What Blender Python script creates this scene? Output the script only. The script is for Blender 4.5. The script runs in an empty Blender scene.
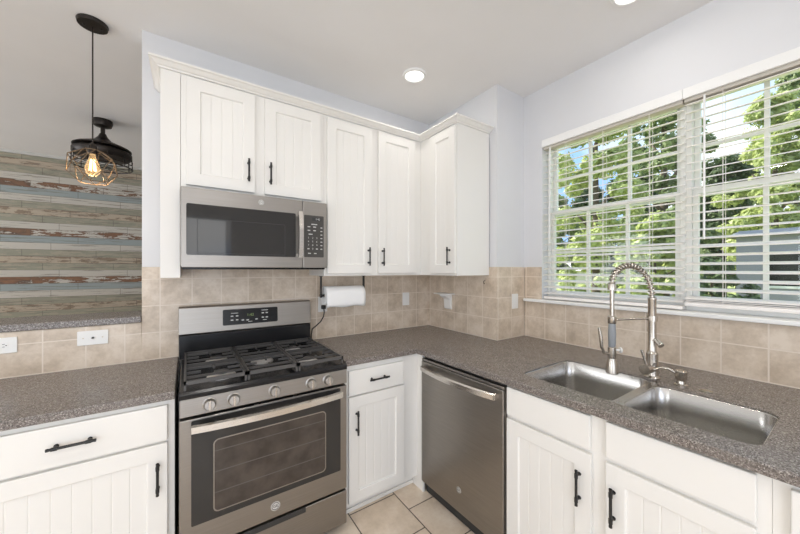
import bpy, bmesh, math, random
from mathutils import Vector, Matrix
random.seed(7)
PI = math.pi
SC = bpy.context.scene
COL = SC.collection

# ------------------------------------------------------------------ camera
cam_d = bpy.data.cameras.new('camera')
cam = bpy.data.objects.new('camera', cam_d); COL.objects.link(cam)
cam.location = (0.0326, -2.2798, 1.4283)
cam.rotation_euler = (PI/2, 0, -0.5943)
cam_d.sensor_fit = 'HORIZONTAL'; cam_d.sensor_width = 36.0
cam_d.lens = 314.67/800*36.0
cam_d.shift_y = (269.73-267)/800
cam_d.clip_start = 0.02; cam_d.clip_end = 300
SC.camera = cam

# ------------------------------------------------------------------ world, sun, exposure
SC.view_settings.view_transform = 'Standard'
SC.view_settings.look = 'None'
SC.view_settings.exposure = -0.10
SC.view_settings.gamma = 1.0
SC.view_settings.use_curve_mapping = False
SC.cycles.max_bounces = 10
SC.cycles.diffuse_bounces = 6
SC.cycles.caustics_reflective = False
SC.cycles.caustics_refractive = False
SC.cycles.sample_clamp_indirect = 6.0

W = bpy.data.worlds.new('sky'); SC.world = W; W.use_nodes = True
nt = W.node_tree; nt.nodes.clear()
out = nt.nodes.new('ShaderNodeOutputWorld'); bg = nt.nodes.new('ShaderNodeBackground')
tc = nt.nodes.new('ShaderNodeTexCoord'); nz = nt.nodes.new('ShaderNodeTexNoise'); rp = nt.nodes.new('ShaderNodeValToRGB')
nz.inputs['Scale'].default_value = 3.2; nz.inputs['Detail'].default_value = 5
rp.color_ramp.elements[0].position = .42; rp.color_ramp.elements[0].color = (.34, .56, .95, 1)
rp.color_ramp.elements[1].position = .62; rp.color_ramp.elements[1].color = (1.0, 1.0, 1.0, 1)
nt.links.new(tc.outputs['Generated'], nz.inputs['Vector']); nt.links.new(nz.outputs['Fac'], rp.inputs['Fac'])
nt.links.new(rp.outputs['Color'], bg.inputs['Color']); bg.inputs['Strength'].default_value = 1.6
nt.links.new(bg.outputs[0], out.inputs[0])

sun_d = bpy.data.lights.new('sun', 'SUN'); sun = bpy.data.objects.new('sun', sun_d); COL.objects.link(sun)
sun_d.energy = 11.0; sun_d.angle = .01; sun_d.color = (1, .95, .84)
sun.location = (5, 5, 12)
sun.rotation_euler = Vector((.16, -.62, -.72)).to_track_quat('-Z', 'Y').to_euler()

LAMP_W = 3.6          # base power of the recessed ceiling lamps and the added ceiling fill
SOUTH_FILL_W = 60.0        # unseen fill light added in the south wall opening, behind the camera
pa_d = bpy.data.lights.new('south_fill_light', 'AREA'); pa = bpy.data.objects.new('south_fill_light', pa_d); COL.objects.link(pa)
pa_d.shape = 'RECTANGLE'; pa_d.size = 3.6; pa_d.size_y = 2.1; pa_d.energy = SOUTH_FILL_W; pa_d.color = (.97, .985, 1.0)
pa.location = (-1.2, -4.9, 1.25); pa.rotation_euler = (PI/2, 0, 0)
for nm_, y_, e_ in (('dining_fill_light', 1.6, 60.0), ('kitchen_fill_light', -2.6, 48.0)):   # unseen fill lights added on the west side, outside the frame
    d_ = bpy.data.lights.new(nm_, 'AREA'); o_ = bpy.data.objects.new(nm_, d_); COL.objects.link(o_)
    d_.shape = 'RECTANGLE'; d_.size = 2.0; d_.size_y = 1.5; d_.energy = e_; d_.color = (.95, .98, 1.0)
    o_.location = (-4.55, y_, 1.55); o_.rotation_euler = (PI/2, 0, -PI/2)

# ------------------------------------------------------------------ helpers
ORG = {}
def tag(o, label, cat, group=None, kind=None):
    if label: o['label'] = label
    if cat: o['category'] = cat
    if group: o['group'] = group
    if kind: o['kind'] = kind
    return o
def thing(name, loc, label, cat, group=None):
    o = bpy.data.objects.new(name, None); COL.objects.link(o)
    o.empty_display_size = .05
    o.location = loc; ORG[o.name] = Vector(loc)
    return tag(o, label, cat, group)

class MB:
    def __init__(s): s.bm = bmesh.new()
    def quadshell(s, rings, cap=True, closed=True):
        vs = [[s.bm.verts.new(p) for p in r] for r in rings]
        n = len(vs[0])
        for a, b in zip(vs[:-1], vs[1:]):
            for i in range(n if closed else n-1):
                j = (i+1) % n
                s.bm.faces.new((a[i], a[j], b[j], b[i]))
        if cap:
            s.bm.faces.new(vs[0][::-1]); s.bm.faces.new(vs[-1])
        return s
    def box(s, a, b):
        x0, x1 = sorted((a[0], b[0])); y0, y1 = sorted((a[1], b[1])); z0, z1 = sorted((a[2], b[2]))
        r = lambda z: [(x0,y0,z),(x1,y0,z),(x1,y1,z),(x0,y1,z)]
        return s.quadshell([r(z0), r(z1)])
    def prism(s, pts, vec):
        v = Vector(vec)
        return s.quadshell([[Vector(p) for p in pts], [Vector(p)+v for p in pts]])
    def cyl(s, p0, p1, r0, r1=None, n=16):
        r1 = r0 if r1 is None else r1
        p0, p1 = Vector(p0), Vector(p1); d = (p1-p0).normalized()
        u = d.orthogonal().normalized(); w = d.cross(u)
        f = lambda p, r: [p+u*math.cos(2*PI*i/n)*r+w*math.sin(2*PI*i/n)*r for i in range(n)]
        return s.quadshell([f(p0, r0), f(p1, r1)])
    def lathe(s, c, prof, axis=(0,0,1), n=24, cap=True):
        c = Vector(c); d = Vector(axis).normalized(); u = d.orthogonal().normalized(); w = d.cross(u)
        rings = [[c+d*h+u*math.cos(2*PI*i/n)*max(r,1e-4)+w*math.sin(2*PI*i/n)*max(r,1e-4) for i in range(n)] for r, h in prof]
        return s.quadshell(rings, cap=cap)
    def tube(s, pts, r, n=8, closed=False):
        pts = [Vector(p) for p in pts]; rings = []; N = len(pts)
        up = None
        for i, p in enumerate(pts):
            if closed: d = pts[(i+1) % N]-pts[i-1]
            else: d = pts[min(i+1, N-1)]-pts[max(i-1, 0)]
            d.normalize()
            if up is None: u = d.orthogonal().normalized()
            else:
                u = up-d*up.dot(d)
                u = u.normalized() if u.length > 1e-6 else d.orthogonal().normalized()
            up = u; w = d.cross(u)
            rr = r[i] if isinstance(r, (list, tuple)) else r
            rings.append([p+u*math.cos(2*PI*k/n)*rr+w*math.sin(2*PI*k/n)*rr for k in range(n)])
        if closed: return s.quadshell(rings+[rings[0]], cap=False)
        return s.quadshell(rings)
    def ring2(s, outer, inner, vec):
        """flat ring between two loops of equal length, thickened by vec"""
        v = Vector(vec)
        o0 = [Vector(p) for p in outer]; i0 = [Vector(p) for p in inner]
        return s.quadshell([o0, [p+v for p in o0], [p+v for p in i0], i0, o0], cap=False)
    def text(s, body, size, mat4, depth=.0006, align='CENTER'):
        cu = bpy.data.curves.new('t', 'FONT'); cu.body = body; cu.size = size; cu.align_x = align; cu.align_y = 'CENTER'; cu.extrude = depth
        cu.resolution_u = 3
        o = bpy.data.objects.new('t', cu); COL.objects.link(o)
        dg = bpy.context.evaluated_depsgraph_get(); dg.update()
        me = bpy.data.meshes.new_from_object(o.evaluated_get(dg))
        me.transform(mat4); s.bm.from_mesh(me)
        bpy.data.objects.remove(o); bpy.data.meshes.remove(me); bpy.data.curves.remove(cu)
        return s
    def build(s, name, mat, parent=None, bevel=0, seg=2, smooth=None, weld=True, recalc=True, origin=None):
        if weld: bmesh.ops.remove_doubles(s.bm, verts=s.bm.verts, dist=1e-5)
        if recalc: bmesh.ops.recalc_face_normals(s.bm, faces=s.bm.faces)
        if parent is not None: org = ORG[parent.name]
        elif origin is not None: org = Vector(origin)
        else:
            xs = [v.co for v in s.bm.verts]
            org = Vector((sum(min(a) + max(a) for a in [[c.x for c in xs]])/2, sum(min(a)+max(a) for a in [[c.y for c in xs]])/2, min(c.z for c in xs)))
        for v in s.bm.verts: v.co -= org
        me = bpy.data.meshes.new(name); s.bm.to_mesh(me); s.bm.free()
        o = bpy.data.objects.new(name, me); COL.objects.link(o); ORG[o.name] = org
        if mat: me.materials.append(mat)
        if parent is not None: o.parent = parent
        else: o.location = org
        if smooth is not None:
            me.shade_smooth()
            m = o.modifiers.new('es', 'EDGE_SPLIT'); m.split_angle = math.radians(smooth)
        if bevel:
            m = o.modifiers.new('bv', 'BEVEL'); m.width = bevel; m.segments = seg; m.limit_method = 'ANGLE'; m.angle_limit = math.radians(40)
        return o
def struct(name, mb, mat, **k):
    o = mb.build(name, mat, **k); o['kind'] = 'structure'; return o
def rr(u0, u1, v0, v1, r, n=6):
    pts = []
    for cx, cy, a in ((u1-r, v1-r, 0), (u0+r, v1-r, 90), (u0+r, v0+r, 180), (u1-r, v0+r, 270)):
        for i in range(n+1):
            t = math.radians(a+90*i/n); pts.append((cx+r*math.cos(t), cy+r*math.sin(t)))
    return pts

# ------------------------------------------------------------------ materials
MATS = {}
def mat(name, col, rough=.5, metal=0, spec=.5, **k):
    m = bpy.data.materials.new(name); m.use_nodes = True
    b = m.node_tree.nodes['Principled BSDF']
    b.inputs['Base Color'].default_value = (*col, 1); b.inputs['Roughness'].default_value = rough
    b.inputs['Metallic'].default_value = metal; b.inputs['Specular IOR Level'].default_value = spec
    for kk, v in k.items(): b.inputs[kk].default_value = v
    MATS[name] = m; return m
class NT:
    def __init__(s, m): s.t = m.node_tree; s.b = s.t.nodes['Principled BSDF']
    def n(s, typ, **k):
        x = s.t.nodes.new('ShaderNode'+typ)
        for a, v in k.items(): setattr(x, a, v)
        return x
    def l(s, a, b): s.t.links.new(a, b)
    def setin(s, sock, v):
        if hasattr(v, 'is_linked'): s.l(v, sock)
        else: sock.default_value = v
    def math(s, op, a, b=0.0):
        x = s.n('Math', operation=op); s.setin(x.inputs[0], a); s.setin(x.inputs[1], b); return x.outputs[0]
    def pos(s):
        g = s.n('NewGeometry'); return g.outputs['Position']
    def sep(s, v):
        x = s.n('SeparateXYZ'); s.l(v, x.inputs[0]); return x.outputs
    def comb(s, a, b, c):
        x = s.n('CombineXYZ')
        for i, v in enumerate((a, b, c)): s.setin(x.inputs[i], v)
        return x.outputs[0]
    def noise(s, vec, scale, detail=3, rough=.5):
        x = s.n('TexNoise'); s.l(vec, x.inputs['Vector']); x.inputs['Scale'].default_value = scale
        x.inputs['Detail'].default_value = detail; x.inputs['Roughness'].default_value = rough; return x.outputs['Fac']
    def ramp(s, fac, stops, interp='LINEAR'):
        x = s.n('ValToRGB'); cr = x.color_ramp; cr.interpolation = interp
        while len(cr.elements) > 1: cr.elements.remove(cr.elements[0])
        cr.elements[0].position = stops[0][0]; cr.elements[0].color = (*stops[0][1], 1)
        for p, c in stops[1:]:
            e = cr.elements.new(p); e.color = (*c, 1)
        s.l(fac, x.inputs['Fac']); return x.outputs['Color']
    def mix(s, fac, a, b, blend='MIX'):
        x = s.n('Mix', data_type='RGBA', blend_type=blend)
        s.setin(x.inputs[0], fac)
        for i, v in ((6, a), (7, b)):
            if isinstance(v, tuple): x.inputs[i].default_value = (*v, 1)
            else: s.l(v, x.inputs[i])
        return x.outputs[2]
    def bump(s, h, strength=.2, dist=.002):
        x = s.n('Bump'); x.inputs['Strength'].default_value = strength; x.inputs['Distance'].default_value = dist
        s.l(h, x.inputs['Height']); s.l(x.outputs['Normal'], s.b.inputs['Normal'])
    def col(s, c): s.l(c, s.b.inputs['Base Color'])

def paint(name, col, rough=.55, var=.02):
    m = mat(name, col, rough); t = NT(m)
    f = t.noise(t.pos(), 2.2, 4)
    t.col(t.ramp(f, [(.3, tuple(c*(1-var) for c in col)), (.7, tuple(min(1, c*(1+var)) for c in col))]))
    t.bump(t.noise(t.pos(), 220, 2), .05, .001)
    return m
M_wall = paint('wall_paint', (.69, .695, .71), .6)
M_ceil = paint('ceiling_paint', (.82, .81, .80), .8)
M_cab = mat('cabinet_paint', (.79, .775, .74), .36)
t = NT(M_cab); t.bump(t.noise(t.pos(), 90, 2), .03, .001)
M_cream = mat('unfinished_edge', (.62, .50, .38), .6)
M_white = mat('white_trim', (.83, .83, .81), .4)
M_plate = mat('white_plastic', (.84, .83, .80), .35)
M_slot = mat('dark_slot', (.03, .03, .03), .5)
M_ivory = mat('ivory_plastic', (.66, .60, .48), .4)
M_black = mat('black_iron', (.012, .012, .012), .38)
M_bronze = mat('dark_bronze', (.030, .024, .020), .38, .6)
M_castiron = mat('cast_iron', (.07, .067, .065), .38)
M_enamel = mat('black_enamel', (.012, .012, .013), .22, 0, .3)
M_blackglass = mat('black_glass', (.028, .027, .026), .04)
M_chrome = mat('chrome', (.72, .70, .67), .16, 1)
M_nickel = mat('brushed_nickel', (.52, .475, .42), .26, 1)
M_badge = mat('silver_badge', (.68, .67, .65), .35, .2)
M_grip = mat('grey_rubber_grip', (.27, .285, .30), .5)
M_alu = mat('burner_aluminium', (.60, .58, .56), .45, .6)
M_knob = mat('knob_steel', (.42, .40, .375), .36, 1)
M_paper = mat('paper_towel', (.87, .87, .86), .9)
t = NT(M_paper); t.bump(t.noise(t.pos(), 70, 3), .4, .003)
M_mark = mat('printed_marks', (.60, .60, .58), .5)
M_glow = mat('clock_digits', (.09, .12, .05), .3)
M_glow.node_tree.nodes['Principled BSDF'].inputs['Emission Color'].default_value = (.30, .42, .10, 1)
M_glow.node_tree.nodes['Principled BSDF'].inputs['Emission Strength'].default_value = .35

def steel(name, col, rough, axis):
    m = mat(name, col, rough, 1); t = NT(m)
    x, y, z = t.sep(t.pos())
    v = {'x': t.comb(t.math('MULTIPLY', x, 3), t.math('MULTIPLY', y, 400), t.math('MULTIPLY', z, 400)),
         'y': t.comb(t.math('MULTIPLY', x, 400), t.math('MULTIPLY', y, 3), t.math('MULTIPLY', z, 400)),
         'z': t.comb(t.math('MULTIPLY', x, 400), t.math('MULTIPLY', y, 400), t.math('MULTIPLY', z, 3))}[axis]
    f = t.noise(v, 1, 2)
    t.col(t.ramp(f, [(.3, tuple(c*.93 for c in col)), (.7, tuple(c*1.07 for c in col))]))
    r = t.math('ADD', t.math('MULTIPLY', f, .10), rough-.05); t.l(r, t.b.inputs['Roughness'])
    t.bump(f, .04, .0005)
    return m
M_steel = steel('slate_steel', (.315, .293, .268), .38, 'x')
M_steel2 = steel('slate_steel_dishwasher', (.33, .307, .28), .36, 'y')
M_steelh = steel('bright_handle_steel', (.66, .63, .59), .24, 'x')
M_sink = mat('sink_steel', (.56, .545, .525), .26, 1)

# speckled solid worktop
M_top = mat('speckled_worktop', (.2, .17, .15), .27); t = NT(M_top)
p = t.pos()
v = t.n('TexVoronoi'); v.inputs['Scale'].default_value = 330; t.l(p, v.inputs['Vector'])
sp = t.sep(v.outputs['Color'])[0]
c = t.ramp(sp, [(0, (.060, .049, .042)), (.28, (.130, .109, .095)), (.52, (.205, .178, .160)), (.76, (.28, .247, .224)), (.92, (.45, .41, .375))], 'CONSTANT')
c = t.mix(t.math('MULTIPLY', t.noise(p, 14, 3), .55), c, (.222, .196, .178))
t.col(c)

def brick_mat(name, uvf, w, h, mortar, stops, grout, rough, offset=0.0, mottle=9, bumpd=.002):
    m = mat(name, (.5, .5, .5), rough); t = NT(m)
    p = t.pos(); x, y, z = t.sep(p)
    u, v = uvf(t, x, y, z)
    vec = t.comb(u, v, 0.0)
    b = t.n('TexBrick', offset=offset, offset_frequency=2, squash=1.0)
    t.l(vec, b.inputs['Vector'])
    b.inputs['Scale'].default_value = 1; b.inputs['Brick Width'].default_value = w; b.inputs['Row Height'].default_value = h
    b.inputs['Mortar Size'].default_value = mortar; b.inputs['Mortar Smooth'].default_value = .1; b.inputs['Bias'].default_value = 0
    b.inputs['Color1'].default_value = (0, 0, 0, 1); b.inputs['Color2'].default_value = (1, 1, 1, 1); b.inputs['Mortar'].default_value = (.5, .5, .5, 1)
    rnd = t.sep(b.outputs['Color'])[0]
    n1 = t.noise(p, mottle, 6, .62); n2 = t.noise(p, mottle*7, 3, .6)
    f = t.math('ADD', t.math('ADD', t.math('MULTIPLY', n1, .78), t.math('MULTIPLY', n2, .22)), t.math('MULTIPLY', t.math('SUBTRACT', rnd, .5), .08))
    c = t.ramp(f, stops)
    c = t.mix(b.outputs['Fac'], c, grout); t.col(c)
    t.bump(t.math('SUBTRACT', t.math('MULTIPLY', n2, .15), b.outputs['Fac']), .5, bumpd)
    return m
TS = [(.33, (.49, .395, .30)), (.48, (.62, .515, .405)), (.62, (.73, .63, .52))]
GR = (.76, .665, .565)
tw, th = .1535, .152
M_tileN = brick_mat('beige_wall_tile_north', lambda t, x, y, z: (t.math('ADD', x, 10*tw-.056), t.math('SUBTRACT', z, .919-th)), tw, th, .003, TS, GR, .32)
M_tileE = brick_mat('beige_wall_tile_east', lambda t, x, y, z: (t.math('ADD', t.math('MULTIPLY', y, -1), 10*tw-.96), t.math('SUBTRACT', z, .919-th)), tw, th, .003, TS, GR, .32)
M_floor = brick_mat('beige_floor_tile', lambda t, x, y, z: (t.math('ADD', y, 40*.3125+.755), t.math('ADD', x, 40*.3125-.8125)), .3125, .3125, .0035,
                    [(.30, (.60, .49, .375)), (.48, (.72, .60, .475)), (.68, (.82, .72, .60))], (.10, .075, .055), .30, offset=.5, mottle=7)

# plank wallpaper
M_plank = mat('reclaimed_plank_wallpaper', (.4, .4, .35), .75); t = NT(M_plank)
p = t.pos(); x, y, z = t.sep(p)
PH = .0795
zr = t.math('DIVIDE', t.math('SUBTRACT', 2.7785+4*PH, z), PH)
row = t.math('FLOOR', zr); fr = t.math('FRACT', zr)
r7 = t.math('MODULO', row, 7)
seg_raw = t.math('ADD', t.math('DIVIDE', x, .62), t.math('MULTIPLY', r7, .37))
seg = t.math('FLOOR', seg_raw); sfr = t.math('FRACT', seg_raw)
wn = t.n('TexWhiteNoise', noise_dimensions='2D'); t.l(t.comb(seg, r7, 0.0), wn.inputs['Vector']); rnd = wn.outputs['Value']
streak = t.noise(t.comb(t.math('MULTIPLY', x, 2.5), y, t.math('MULTIPLY', z, 60)), 1, 5, .65)
blotch = t.noise(t.comb(t.math('MULTIPLY', x, 5), row, t.math('MULTIPLY', z, 22)), 1.3, 4, .7)
sage, white, blue, rust, beige = (.265, .262, .205), (.47, .445, .40), (.27, .31, .31), (.20, .075, .03), (.40, .335, .26)
base = t.ramp(t.math('DIVIDE', t.math('ADD', r7, .5), 7), [(0, white), (1/7, white), (2/7, blue), (3/7, white), (4/7, sage), (5/7, beige), (6/7, sage)], 'CONSTANT')
base = t.mix(t.math('MULTIPLY', streak, .45), base, (.58, .55, .50), 'OVERLAY')
sagerow = t.math('GREATER_THAN', r7, 3.5)
base = t.mix(t.math('MULTIPLY', sagerow, t.math('MULTIPLY', t.math('GREATER_THAN', blotch, .52), .45)), base, (.40, .345, .265))
base = t.mix(t.math('MULTIPLY', t.math('LESS_THAN', streak, .43), .55), base, (.15, .13, .105))
is_rust = t.math('COMPARE', r7, 1); is_rust.node.inputs[2].default_value = .1
rn = t.math('GREATER_THAN', t.math('ADD', t.math('MULTIPLY', blotch, .9), t.math('MULTIPLY', rnd, .34)), .545)
base = t.mix(t.math('MULTIPLY', t.math('MULTIPLY', is_rust, rn), .92), base, t.ramp(blotch, [(.38, (.055, .033, .02)), (.70, (.24, .10, .04))]))
is_bg = t.math('COMPARE', r7, 5); is_bg.node.inputs[2].default_value = .1
base = t.mix(t.math('MULTIPLY', is_bg, t.math('MULTIPLY', t.math('GREATER_THAN', blotch, .53), .7)), base, (.17, .115, .075))
edge = t.math('MAXIMUM', t.math('LESS_THAN', fr, .06), t.math('LESS_THAN', sfr, .008))
base = t.mix(t.math('MULTIPLY', edge, .6), base, (.09, .08, .065)); t.col(base)

# leaves, lawn, outside
def leafmat(name, cols):
    m = mat(name, cols[0], .55); t = NT(m)
    oi = t.n('NewGeometry')
    t.col(t.ramp(oi.outputs['Random Per Island'], [(0, cols[0]), (.5, cols[1]), (1, cols[2])]))
    t.b.inputs['Subsurface Weight'].default_value = 0
    tr = t.n('BsdfTranslucent'); tr.inputs['Color'].default_value = (*[min(1, c*1.6) for c in cols[1]], 1)
    mx = t.n('MixShader'); mx.inputs[0].default_value = .35
    o = [n for n in t.t.nodes if n.type == 'OUTPUT_MATERIAL'][0]
    t.l(t.b.outputs[0], mx.inputs[1]); t.l(tr.outputs[0], mx.inputs[2]); t.l(mx.outputs[0], o.inputs[0])
    return m
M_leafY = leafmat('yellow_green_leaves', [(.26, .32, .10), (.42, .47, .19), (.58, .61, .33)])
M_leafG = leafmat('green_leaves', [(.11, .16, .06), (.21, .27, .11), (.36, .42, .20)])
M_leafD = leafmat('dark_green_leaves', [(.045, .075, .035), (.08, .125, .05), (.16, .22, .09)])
M_bark = mat('bark', (.12, .09, .065), .9)
M_lawn = mat('lawn_grass', (.3, .42, .08), .9); t = NT(M_lawn)
t.col(t.ramp(t.noise(t.pos(), .6, 6, .7), [(.3, (.21, .26, .08)), (.7, (.38, .42, .16))]))
M_siding = mat('grey_siding', (.33, .32, .375), .6); t = NT(M_siding)
x, y, z = t.sep(t.pos()); t.bump(t.math('FRACT', t.math('MULTIPLY', z, 6)), .6, .02)
M_roof = mat('grey_shingle_roof', (.30, .30, .31), .8)
M_drive = mat('pale_concrete', (.62, .60, .57), .8)
M_glass = bpy.data.materials.new('window_glass'); M_glass.use_nodes = True
t = M_glass.node_tree; t.nodes.clear()
o_ = t.nodes.new('ShaderNodeOutputMaterial'); tr_ = t.nodes.new('ShaderNodeBsdfTransparent'); gl_ = t.nodes.new('ShaderNodeBsdfGlossy'); mx_ = t.nodes.new('ShaderNodeMixShader')
gl_.inputs['Roughness'].default_value = .02; mx_.inputs[0].default_value = .02; tr_.inputs[0].default_value = (.96, .98, .97, 1)
t.links.new(tr_.outputs[0], mx_.inputs[1]); t.links.new(gl_.outputs[0], mx_.inputs[2]); t.links.new(mx_.outputs[0], o_.inputs[0])
M_bulbglass = mat('bulb_glass', (1, .85, .6), .05, **{'Transmission Weight': .9, 'IOR': 1.1})
M_bulbglass.node_tree.nodes['Principled BSDF'].inputs['Emission Color'].default_value = (1, .62, .28, 1)
M_bulbglass.node_tree.nodes['Principled BSDF'].inputs['Emission Strength'].default_value = .22
def emit(name, col, s):
    m = bpy.data.materials.new(name); m.use_nodes = True; n = m.node_tree; n.nodes.clear()
    o = n.nodes.new('ShaderNodeOutputMaterial'); e = n.nodes.new('ShaderNodeEmission'); e.inputs[0].default_value = (*col, 1); e.inputs[1].default_value = s
    n.links.new(e.outputs[0], o.inputs[0]); return m
M_lens = emit('lamp_lens', (1, .97, .92), 2.6)
M_fil = emit('lamp_filament', (1, .66, .30), 9)
M_brass = mat('antique_brass_wire', (.20, .14, .085), .5, .5)

# ------------------------------------------------------------------ the room
X1, X2, YJ, ZC = 1.898, 2.219, -.779, 2.7785
XW = -.179                        # where the north wall ends and the pass-through begins
YD = 3.12                         # far wall of the dining room
XL, YS = -4.6, -5.0
struct('floor', MB().box((XL, YS, -.06), (X2+.2, YD+.1, 0)), M_floor)
struct('ceiling', MB().box((XL-.1, YS-.1, ZC), (X2+.2, YD+.1, ZC+.14)), M_ceil)
struct('wall_north', MB().box((XW, 0, 0), (X1+.3, .12, ZC)), M_wall)
struct('wall_half', MB().box((XL+1.2, 0, 0), (XW, .12, 1.134)), M_wall)
struct('wall_corner', MB().box((X1, YJ, 0), (X2+.16, 0, ZC)), M_wall)
WY0, WY1, WZ0, WZ1 = -.932, -2.535, 1.209, 2.388
w = MB()
w.box((X2, YJ, 0), (X2+.16, WY0, ZC)); w.box((X2, WY1, 0), (X2+.16, YS, ZC))
w.box((X2, WY0, 0), (X2+.16, WY1, WZ0-.022)); w.box((X2, WY0, WZ1), (X2+.16, WY1, ZC))
struct('wall_east', w, M_wall)
struct('wall_dining', MB().box((XL, YD, 0), (X1+.3, YD+.1, ZC)), M_plank)
w = MB(); yy_ = YS
for yc in (-2.6, 1.6):  # openings added in the unseen west wall to hold the fill lights
    w.box((XL-.1, yy_, 0), (XL, yc-1, ZC)); w.box((XL-.1, yc-1, 0), (XL, yc+1, .8)); w.box((XL-.1, yc-1, 2.3), (XL, yc+1, ZC)); yy_ = yc+1
w.box((XL-.1, yy_, 0), (XL, YD+.1, ZC))
struct('wall_west', w, M_wall)
struct('wall_dining_east', MB().box((X1+.2, .12, 0), (X1+.3, YD, ZC)), M_wall)
w = MB()      # south wall behind the camera, its wide opening added to let fill light in
w.box((XL, YS-.1, 0), (-3.1, YS, ZC)); w.box((.7, YS-.1, 0), (X2+.16, YS, ZC)); w.box((-3.1, YS-.1, 2.35), (.7, YS, ZC))
struct('wall_south', w, M_wall)
# crown strip where the planks meet the ceiling
struct('trim_1', MB().box((XL, YD-.02, ZC-.03), (X1+.2, YD, ZC)), mat('grey_ceiling_strip', (.52, .51, .48), .6))

TT = .010   # tile thickness
b = MB().box((XW, -TT, .914), (X1, 0, 1.444)); b.box((XL+1.2, -TT, .914), (XW, 0, 1.134))
struct('backsplash_north', b, M_tileN, bevel=.003)
b = MB().box((X1-TT, YJ-TT, .914), (X1, -TT, 1.449)); b.box((X2-TT, YJ-TT, .914), (X2, WY0-.0, 1.449)); b.box((X2-TT, WY0, .914), (X2, -3.2, 1.187))
struct('backsplash_east', b, M_tileE, bevel=.003)
struct('backsplash_return', MB().box((X1, YJ-TT, .914), (X2-TT, YJ, 1.449)), M_tileN, bevel=.003)
# pass-through ledge with the same speckled top
o = MB().prism([(XL+1.2, -.02, 1.134), (XW-.001, -.02, 1.134), (XW-.001, .30, 1.134), (XL+1.2, .30, 1.134)], (0, 0, .036)).build('bar_ledge', M_top, bevel=.004)
tag(o, 'dark speckled bar ledge capping the tiled half wall under the plank wall view', 'ledge')

# window stool
struct('windowsill', MB().box((X2-.045, -.80, WZ0-.022), (X2+.12, -2.68, WZ0)), M_white, bevel=.005)

# ------------------------------------------------------------------ windows
def window(n, y0, y1):
    root = thing('window_%d' % n, (X2+.12, (y0+y1)/2, WZ0), None, None); root['kind'] = 'structure'
    xf0, xf1 = X2+.07, X2+.15
    z0, z1 = WZ0, WZ1
    f = MB(); lo, hi = y1, y0       # lo < hi
    loop = lambda a, b, c, d, x: [(x, a, c), (x, b, c), (x, b, d), (x, a, d)]
    f.ring2(loop(lo, hi, z0, z1, xf0), loop(lo+.025, hi-.025, z0+.036, z1-.022, xf0), (xf1-xf0, 0, 0))
    f.build('window_frame', M_white, root, bevel=.004)
    a, b2 = lo+.025, hi-.025
    zm = 1.845
    for nm, c0, c1, xs in (('lower_sash', z0+.036, zm+.02, xf0+.012), ('upper_sash', zm-.02, z1-.022, xf0+.042)):
        s = MB(); s.ring2(loop(a, b2, c0, c1, xs), loop(a+.024, b2-.024, c0+.030, c1-.030, xs), (.028, 0, 0))
        so = s.build(nm, M_white, root, bevel=.003)
        ga, gb, gc, gd = a+.024, b2-.024, c0+.030, c1-.030
        g = MB().box((xs+.012, ga, gc), (xs+.016, gb, gd)).build('pane', M_glass, so)
        m = MB()
        for k in (1, 2):
            yy = ga+(gb-ga)*k/3; m.box((xs+.004, yy-.009, gc), (xs+.024, yy+.009, gd))
        zz = (gc+gd)/2; m.box((xs+.005, ga, zz-.009), (xs+.023, gb, zz+.009))
        m.build('muntin', M_white, so)
window(1, WY0, -1.730)
window(2, -1.730, WY1)

# ------------------------------------------------------------------ cabinets
def north(u, d, z): return (u, -d, z)
def east_at(x0):
    return lambda u, d, z: (x0-d, -u, z)
def ubox(mb, F, a, b): return mb.box(F(*a), F(*b))
def pull(F, u, d, z, parent, vertical, L=.126, name='handle'):
    m = MB()
    P = lambda s, dd: F(u, dd, z+s) if vertical else F(u+s, dd, z)
    h = L/2; pd = h*.68
    m.cyl(P(-h, d+.026), P(h, d+.026), .0052, n=12)
    for sgn in (-1, 1):
        m.cyl(P(sgn*pd, d), P(sgn*pd, d+.026), .0045, n=10)
        m.cyl(P(sgn*pd, d), P(sgn*pd, d+.003), .0072, n=12)
        m.cyl(P(sgn*(pd-.008), d+.026), P(sgn*(pd+.008), d+.026), .0068, n=12)
        m.cyl(P(sgn*(h-.006), d+.026), P(sgn*h, d+.026), .0058, n=12)
    return m.build(name, M_black, parent, smooth=40)
def door(F, u0, u1, z0, z1, d, parent, fw=.062, hinge=None, hz=None, L=.126):
    th_ = .019
    o = [(u0, z0), (u1, z0), (u1, z1), (u0, z1)]; i = [(u0+fw, z0+fw), (u1-fw, z0+fw), (u1-fw, z1-fw), (u0+fw, z1-fw)]
    i2 = [(u0+fw+.004, z0+fw+.004), (u1-fw-.004, z0+fw+.004), (u1-fw-.004, z1-fw-.004), (u0+fw+.004, z1-fw-.004)]
    Q = lambda L_, dd: [F(a, dd, b) for a, b in L_]
    m = MB(); m.quadshell([Q(o, d-th_), Q(o, d), Q(i, d), Q(i2, d-.009), Q(i2, d-th_), Q(o, d-th_)], cap=False)
    dr = m.build('door', M_cab, parent, bevel=.0025)
    # tongue and groove panel
    a, b = u0+fw, u1-fw; n = max(3, round((b-a)/.052)); pts = []
    df, db = d-.0085, d-.016
    pts.append((a, df))
    for k in range(1, n):
        g = a+(b-a)*k/n
        pts += [(g-.0035, df), (g, df-.0014), (g+.0035, df)]
    pts += [(b, df), (b, db), (a, db)]
    m = MB(); m.quadshell([[F(p_[0], p_[1], z0+fw) for p_ in pts], [F(p_[0], p_[1], z1-fw) for p_ in pts]])
    m.build('panel', M_cab, dr)
    if hinge is not None: pull(F, hinge, d, hz, dr, True, L)
    return dr
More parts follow.
